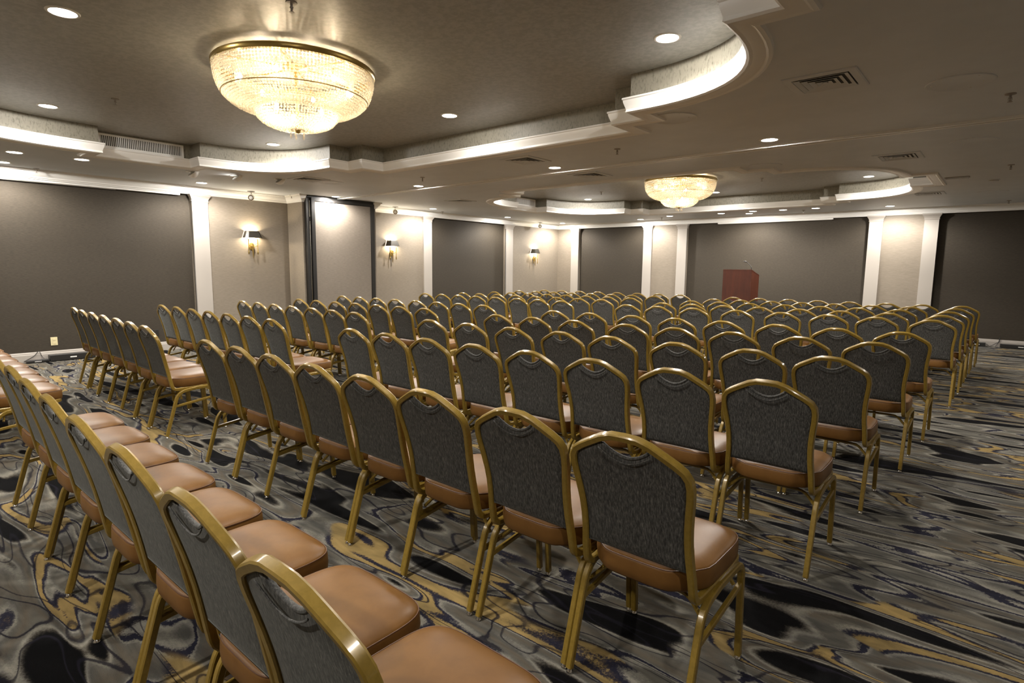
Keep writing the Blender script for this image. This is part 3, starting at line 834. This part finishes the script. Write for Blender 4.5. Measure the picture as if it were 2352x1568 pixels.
# ================================================================ CEILING FITTINGS
# eyeball spots over the sconces
sp0 = thing('eyeball_spotlight', 'x', 'spotlight', (0, 0, 0), 0, 'eyeball spotlights over the sconces')
bm = bmesh.new(); lathe(bm, [(0, 0.001), (0.065, 0.001), (0.065, -0.008), (0.02, -0.014), (0.009, -0.02), (0.009, -0.055), (0, -0.055)], 20); smooth_angle(obj('ceiling_mount', bm, m_white, sp0), 40)
bm = bmesh.new(); bmesh.ops.create_uvsphere(bm, u_segments=20, v_segments=12, radius=0.055); bmesh.ops.translate(bm, verts=bm.verts, vec=(0, 0, -0.105)); obj('globe', bm, m_white, sp0, smooth=True)
bm = bmesh.new(); lathe(bm, [(0.0, 0.046), (0.030, 0.046), (0.034, 0.052), (0.047, 0.052), (0.050, 0.040), (0.050, 0.02), (0, 0.02)], 24)
bmesh.ops.rotate(bm, verts=bm.verts, matrix=Matrix.Rotation(math.radians(105), 3, 'Y')); bmesh.ops.rotate(bm, verts=bm.verts, matrix=Matrix.Rotation(math.radians(-35), 3, 'Z')); bmesh.ops.translate(bm, verts=bm.verts, vec=(0, 0, -0.105))
smooth_angle(obj('lamp_face', bm, m_chrome, sp0), 30)
for i, (y, lab) in enumerate([(5.06, 'round eyeball spotlight hanging from the ceiling over the leftmost sconce'), (8.30, 'round eyeball spotlight hanging from the ceiling over the middle sconce'),
                              (13.55, 'round eyeball spotlight hanging from the ceiling over the farthest sconce')]):
    t = sp0 if i == 0 else dup(sp0, label=lab)
    t.location = (-10.52, y, ZC); t['label'] = lab

# scoop-shaped adjustable lights under the near tray
wk = thing('scoop_light', 'x', 'spotlight', (0, 0, 0), 0, 'white scoop lights on the ceiling')
bm = bmesh.new(); bmesh.ops.create_uvsphere(bm, u_segments=20, v_segments=12, radius=0.075)
bmesh.ops.bisect_plane(bm, geom=list(bm.verts) + list(bm.edges) + list(bm.faces), plane_co=(0, 0, 0), plane_no=(0, -0.55, 0.6), clear_outer=True)
bmesh.ops.translate(bm, verts=bm.verts, vec=(0, 0, -0.012)); obj('scoop', bm, m_white, wk, smooth=True)
bm = bmesh.new(); lathe(bm, [(0.06, 0.001), (0.088, 0.001), (0.088, -0.006), (0.06, -0.004), (0.06, 0.001)], 24); smooth_angle(obj('trim_ring', bm, m_white, wk), 40)
bm = bmesh.new(); lathe(bm, [(0, -0.004), (0.045, -0.004), (0.045, 0), (0, 0)], 20); obj('lamp', bm, m_chrome, wk)
for i, (x, y, lab) in enumerate([(-8.87, 4.06, 'lit white scoop light under the near tray, middle of three'), (-9.02, 3.50, 'unlit white scoop light below the near tray corner, leftmost of three'),
                                 (-8.66, 4.62, 'unlit white scoop light under the near tray, rightmost of three')]):
    t = wk if i == 0 else dup(wk, label=lab)
    t.location = (x, y, ZC); t['label'] = lab
add_light('SPOT', wk, (0, 0.0, -0.035), 1.2, LAMP, spot_size=math.radians(120), spot_blend=1.0, shadow_soft_size=0.02).rotation_euler = (math.radians(-108), 0, 0)

# sprinklers
sk = thing('sprinkler_head', 'x', 'sprinkler', (0, 0, 0), 0, 'ceiling sprinklers')
bm = bmesh.new(); lathe(bm, [(0, 0.001), (0.035, 0.001), (0.034, -0.006), (0.012, -0.010), (0, -0.010)], 18); smooth_angle(obj('escutcheon', bm, m_grey, sk), 40)
bm = bmesh.new(); lathe(bm, [(0, -0.01), (0.008, -0.01), (0.008, -0.025), (0.012, -0.028), (0.012, -0.033), (0.004, -0.036), (0.004, -0.055), (0.0, -0.055)], 10)
tube(bm, [(-0.010, 0, -0.03), (-0.011, 0, -0.045), (-0.003, 0, -0.058)], 0.002, n=5); tube(bm, [(0.010, 0, -0.03), (0.011, 0, -0.045), (0.003, 0, -0.058)], 0.002, n=5)
lathe(bm, [(0, -0.057), (0.016, -0.057), (0.017, -0.059), (0, -0.060)], 14); smooth_angle(obj('sprinkler_body', bm, m_grey, sk), 40)
for i, (x, y, z, lab) in enumerate([(-6.86, 1.98, ZT, 'pendent sprinkler head in the near tray, left of the large chandelier'), (-3.52, 2.0, ZT, 'pendent sprinkler head at the top edge, above the large chandelier'),
        (-6.72, 10.76, ZT, 'pendent sprinkler head in the far tray, left of the small chandelier'), (-3.46, 10.80, ZT, 'pendent sprinkler head in the far tray, right of the small chandelier'),
        (-10.55, 2.02, ZC, 'sprinkler head by the left wall crown, above the big dark panel'), (-10.42, 5.78, ZC, 'sprinkler head in the ceiling corner left of the folding partition'),
        (-6.74, 5.83, ZC, 'sprinkler head beside the downlight left of the partition track'), (-3.42, 5.78, ZC, 'sprinkler head before the track with a long shadow, right of centre'),
        (-0.11, 5.79, ZC, 'sprinkler head at the right edge, above the partition track'), (-0.10, 9.51, ZC, 'sprinkler head at the right edge, below the partition track'),
        (-0.12, 14.1, ZC, 'sprinkler head above the dark panel at the right end of the back wall'), (-6.91, 14.0, ZC, 'sprinkler head above the back wall, left of the lectern'),
        (-3.55, 13.97, ZC, 'sprinkler head above the back wall, right of the lectern'), (-10.45, 9.66, ZC, 'sprinkler head above the left wall, right of the middle sconce')]):
    t = sk if i == 0 else dup(sk, label=lab)
    t.location = (x, y, z); t['label'] = lab

# square four-way air diffusers
df = thing('air_diffuser', 'x', 'air vent', (0, 0, 0), 0, 'square ceiling air diffusers')
def sq_ring(bm, h0, z0, h1, z1):
    A = [bm.verts.new((sx * h0, sy * h0, z0)) for sx, sy in ((-1, -1), (1, -1), (1, 1), (-1, 1))]; B = [bm.verts.new((sx * h1, sy * h1, z1)) for sx, sy in ((-1, -1), (1, -1), (1, 1), (-1, 1))]
    for k in range(4): bm.faces.new((A[k], A[(k + 1) % 4], B[(k + 1) % 4], B[k]))
bm = bmesh.new(); sq_ring(bm, 0.232, 0.001, 0.232, -0.006); sq_ring(bm, 0.232, -0.006, 0.222, -0.010); sq_ring(bm, 0.222, -0.010, 0.178, -0.010); sq_ring(bm, 0.178, -0.010, 0.172, 0.0); obj('frame', bm, m_soffit, df)
bm = bmesh.new()
for h in (0.170, 0.128, 0.088, 0.048):
    sq_ring(bm, h, -0.013, h - 0.032, 0.0); sq_ring(bm, h, -0.013, h - 0.002, -0.0145); sq_ring(bm, h - 0.002, -0.0145, h - 0.033, -0.001)
box(bm, -0.012, 0.012, -0.012, 0.012, -0.010, -0.008); obj('louvers', bm, m_soffit, df)
obj('duct_opening', boxm(-0.172, 0.172, -0.172, 0.172, -0.0025, -0.0005), m_vdark, df)
for i, (x, y, lab) in enumerate([(-1.10, 4.65, 'large square air diffuser right of the curved tray end, upper right'), (-4.66, 5.69, 'square air diffuser between the near tray edge and the track, centre'),
        (-4.64, 7.12, 'square air diffuser between the track and the far tray'), (-1.09, 8.10, 'square air diffuser above the far tray right end, below the track'),
        (-8.47, 8.31, 'square air diffuser left of the far tray, above the middle sconce'), (-8.30, 4.90, 'square air diffuser tucked under the near tray curve, left'),
        (-1.16, 12.15, 'square air diffuser just past the right end of the far tray')]):
    t = df if i == 0 else dup(df, label=lab)
    t.location = (x, y, ZC); t['label'] = lab

# round flush cover plates
cv0 = thing('ceiling_cover_plate', 'x', 'cover plate', (0, 0, 0), 0, 'round ceiling cover plates')
bm = bmesh.new(); lathe(bm, [(0, -0.005), (0.180, -0.005), (0.190, -0.008), (0.200, -0.006), (0.203, 0.001)], 40); smooth_angle(obj('disc', bm, m_soffit, cv0), 30)
for k in range(6):
    a = k * PI / 3 + 0.2; rr = 0.165 if k % 2 else 0.13
    bm = bmesh.new(); lathe(bm, [(0, -0.009), (0.004, -0.008), (0.006, -0.005)], 8, (rr * math.cos(a), rr * math.sin(a), 0)); obj('screw', bm, m_white, cv0, smooth=True)
for i, (x, y, lab) in enumerate([(-0.38, 5.24, 'round flush cover plate at upper right, above the partition track'), (-2.36, 4.93, 'round flush cover plate beside the stepped corner of the near tray'),
        (-2.48, 7.82, 'round flush cover plate beside the stepped corner of the far tray'), (-0.39, 7.62, 'round flush cover plate at right, just below the partition track'),
        (-8.34, 5.31, 'round flush cover plate under the near tray, left of the partition'), (-0.32, 12.46, 'round flush cover plate at right, nearest the back wall')]):
    t = cv0 if i == 0 else dup(cv0, label=lab)
    t.location = (x, y, ZC); t['label'] = lab
t = thing('ceiling_sensor', 'slim pale rectangular sensor box on the ceiling right of the far tray', 'sensor', (-0.67, 10.33, ZC))
obj('sensor_body', bevelled(-0.13, 0.13, -0.055, 0.055, -0.03, 0.0, 0.008), m_soffit, t); obj('base_plate', boxm(-0.14, 0.14, -0.062, 0.062, -0.006, 0.0), m_grey, t)
t = thing('smoke_detector', 'small round white smoke detector on the ceiling, far right', 'detector', (-0.28, 10.86, ZC))
bm = bmesh.new(); lathe(bm, [(0, -0.034), (0.035, -0.034), (0.05, -0.024), (0.052, -0.01), (0.065, -0.008), (0.065, 0.0)], 24); smooth_angle(obj('housing', bm, m_soffit, t), 40)
bm = bmesh.new(); lathe(bm, [(0.051, -0.020), (0.0545, -0.018), (0.0545, -0.014), (0.051, -0.012)], 24); obj('vent_band', bm, m_grey, t)

# wall grilles in the tray notches
gr = thing('air_grille', 'long white slatted air grille on the near tray wall, left of the chandelier', 'air vent', (-8.638, 2.76, 2.955), 0, 'slatted air grilles')
gw, gh = 0.49, 0.082
bm = bmesh.new(); 
for a in ((-gw, gw, gh - 0.022, gh), (-gw, gw, -gh, -gh + 0.022), (-gw, -gw + 0.03, -gh, gh), (gw - 0.03, gw, -gh, gh)): box(bm, 0, 0.012, a[0], a[1], a[2], a[3])
obj('frame', bm, m_white, gr)
bm = bmesh.new()
for k in range(44):
    y = -gw + 0.04 + k * (2 * gw - 0.08) / 43; box(bm, 0.002, 0.010, y - 0.0035, y + 0.0035, -gh + 0.022, gh - 0.022)
obj('slats', bm, m_white, gr)
obj('duct_opening', boxm(0.0005, 0.002, -gw + 0.02, gw - 0.02, -gh + 0.02, gh - 0.02), m_vdark, gr)
dup(gr, (-8.638, 10.44, 2.955), 0, 'small-looking slatted air grille on the far tray wall, at its left end')

# ================================================================ LECTERN
lc = thing('lectern', 'reddish mahogany lectern with sloping top standing before the dark back wall panel', 'lectern', (-4.635, 13.20, 0))
def wedge(bm, x0, x1, y0, y1, z0, z1f, z1b):
    v = box(bm, x0, x1, y0, y1, z0, z1f)
    v[6].co.z = z1b; v[7].co.z = z1b
W2, D2, HF, HB = 0.315, 0.52, 1.465, 1.345
bm = bmesh.new(); box(bm, -W2, W2, 0, 0.022, 0.08, HF - 0.015); obj('front_panel', bm, m_wood, lc)
for s in (-1, 1):
    bm = bmesh.new(); xx = sorted((s * W2, s * (W2 - 0.022))); wedge(bm, xx[0], xx[1], 0.0222, D2, 0.08, HF - 0.02, HB - 0.015); obj('side_panel', bm, m_wood, lc)
bm = bmesh.new(); wedge(bm, -W2 - 0.004, W2 + 0.004, -0.004, D2 + 0.01, HF - 0.03, HF, HB)
for i, v in enumerate(bm.verts):
    if v.co.y > 0.1 and v.co.z > HB + 0.04: v.co.z = HB - 0.02
bmesh.ops.bevel(bm, geom=list(bm.edges), offset=0.005, segments=2, affect='EDGES'); obj('sloping_top', bm, m_wood, lc)
obj('plinth', boxm(-W2 - 0.01, W2 + 0.01, -0.01, D2, 0, 0.08), m_wood, lc)
mc = thing('gooseneck_microphone', 'thin black gooseneck microphone standing on top of the lectern', 'microphone', (-4.635 + 0.20, 13.20 + 0.30, HF - 0.042))
bm = bmesh.new(); lathe(bm, [(0, -0.01), (0.028, -0.01), (0.028, 0.01), (0.012, 0.02), (0, 0.02)], 16); obj('base', bm, m_blackp, mc, smooth=True)
bm = bmesh.new(); tube(bm, catmull([(0, 0, 0.01), (0.005, 0.0, 0.08), (-0.02, 0.01, 0.13), (-0.08, 0.02, 0.18), (-0.125, 0.02, 0.215)], 6), 0.006, n=8); obj('neck', bm, m_blackp, mc, smooth=True)
bm = bmesh.new(); tube(bm, [(-0.115, 0.02, 0.208), (-0.135, 0.022, 0.222), (-0.175, 0.025, 0.218)], 0.013, n=10); obj('capsule', bm, m_blackp, mc, smooth=True)

# ================================================================ WALL AND FLOOR ODDS
px = WX - T + 0.04
ot = thing('power_outlet', 'ivory duplex power outlet low on the big dark left wall panel', 'outlet', (px, 2.095, 0.285))
obj('face_plate', bevelled(0, 0.006, -0.042, 0.042, -0.062, 0.062, 0.003), m_ivory, ot)
for z in (-0.026, 0.026): obj('socket', bevelled(0.006, 0.009, -0.018, 0.018, z - 0.016, z + 0.016, 0.002, 1), m_ivory, ot)
ot = thing('wall_jack_plate', 'small dark wall plate with chrome connectors on the left wall panel', 'wall plate', (px, 3.46, 0.30))
obj('face_plate', bevelled(0, 0.005, -0.05, 0.05, -0.055, 0.055, 0.003), m_black, ot)
for dy, z in ((-0.01, 0.03), (0.0, 0.0), (0.005, -0.03)): obj('connector', boxm(0.005, 0.012, dy - 0.018, dy + 0.018, z - 0.003, z + 0.003), m_chrome, ot)

def rack(label, loc, rz, L_, D_, H_):
    t = thing('rack_unit', label, 'audio equipment', loc, rz, 'black boxes on the carpet by the walls')
    obj('case', bevelled(-L_ / 2, L_ / 2, -D_ / 2, D_ / 2, 0.006, H_, 0.003, 1), m_blackp, t)
    obj('face_strip', boxm(-L_ / 2 + 0.01, L_ / 2 - 0.01, -D_ / 2 - 0.003, -D_ / 2, 0.014, H_ - 0.008), m_black, t)
    obj('badge', boxm(-0.04, 0.04, -D_ / 2 - 0.005, -D_ / 2 - 0.003, H_ * 0.45, H_ * 0.62), m_white, t)
    for x in (-L_ / 2 + 0.03, L_ / 2 - 0.03): obj('foot', boxm(x - 0.015, x + 0.015, -D_ / 2 + .01, D_ / 2 - .01, 0, 0.0058), m_black, t)
rack('flat black rack box with pale badge on carpet by the left wall', (px + 0.105, 2.28, 0), PI / 2, 0.56, 0.13, 0.095)
rack('thin black rack box at the foot of the left wall, nearer the corner chairs', (px + 0.105, 1.86, 0), PI / 2, 0.26, 0.10, 0.04)
rack('small black box by the back wall baseboard, right of the chairs', (-0.36, pb - 0.10, 0), 0, 0.26, 0.12, 0.075)
rack('long black rack box by the back wall at the extreme right', (0.30, pb - 0.10, 0), 0, 0.62, 0.12, 0.075)
def cable(label, pts, r=0.004):
    bm = bmesh.new(); tube(bm, catmull(pts, 8), r, n=6); return tag(obj('cable', bm, m_blackp, None, smooth=True), label, 'cable', 'thin black cables')
cable('thin black cable drooping down the left wall baseboard beside the outlet', [(px + 0.023, 1.72, 0.02), (px + 0.024, 1.84, 0.09), (px + 0.023, 1.90, 0.155), (px + 0.03, 1.93, 0.08), (px + 0.06, 1.95, 0.045)])
cable('thin black cable looping between the two boxes by the back wall', [(-0.215, pb - 0.09, 0.05), (-0.16, pb - 0.05, 0.012), (-0.08, pb - 0.03, 0.07), (-0.03, pb - 0.024, 0.10), (-0.02, pb - 0.022, 0.17), (-0.03, pb - 0.021, 0.17), (-0.035, pb - 0.024, 0.11), (-0.08, pb - 0.06, 0.010)])
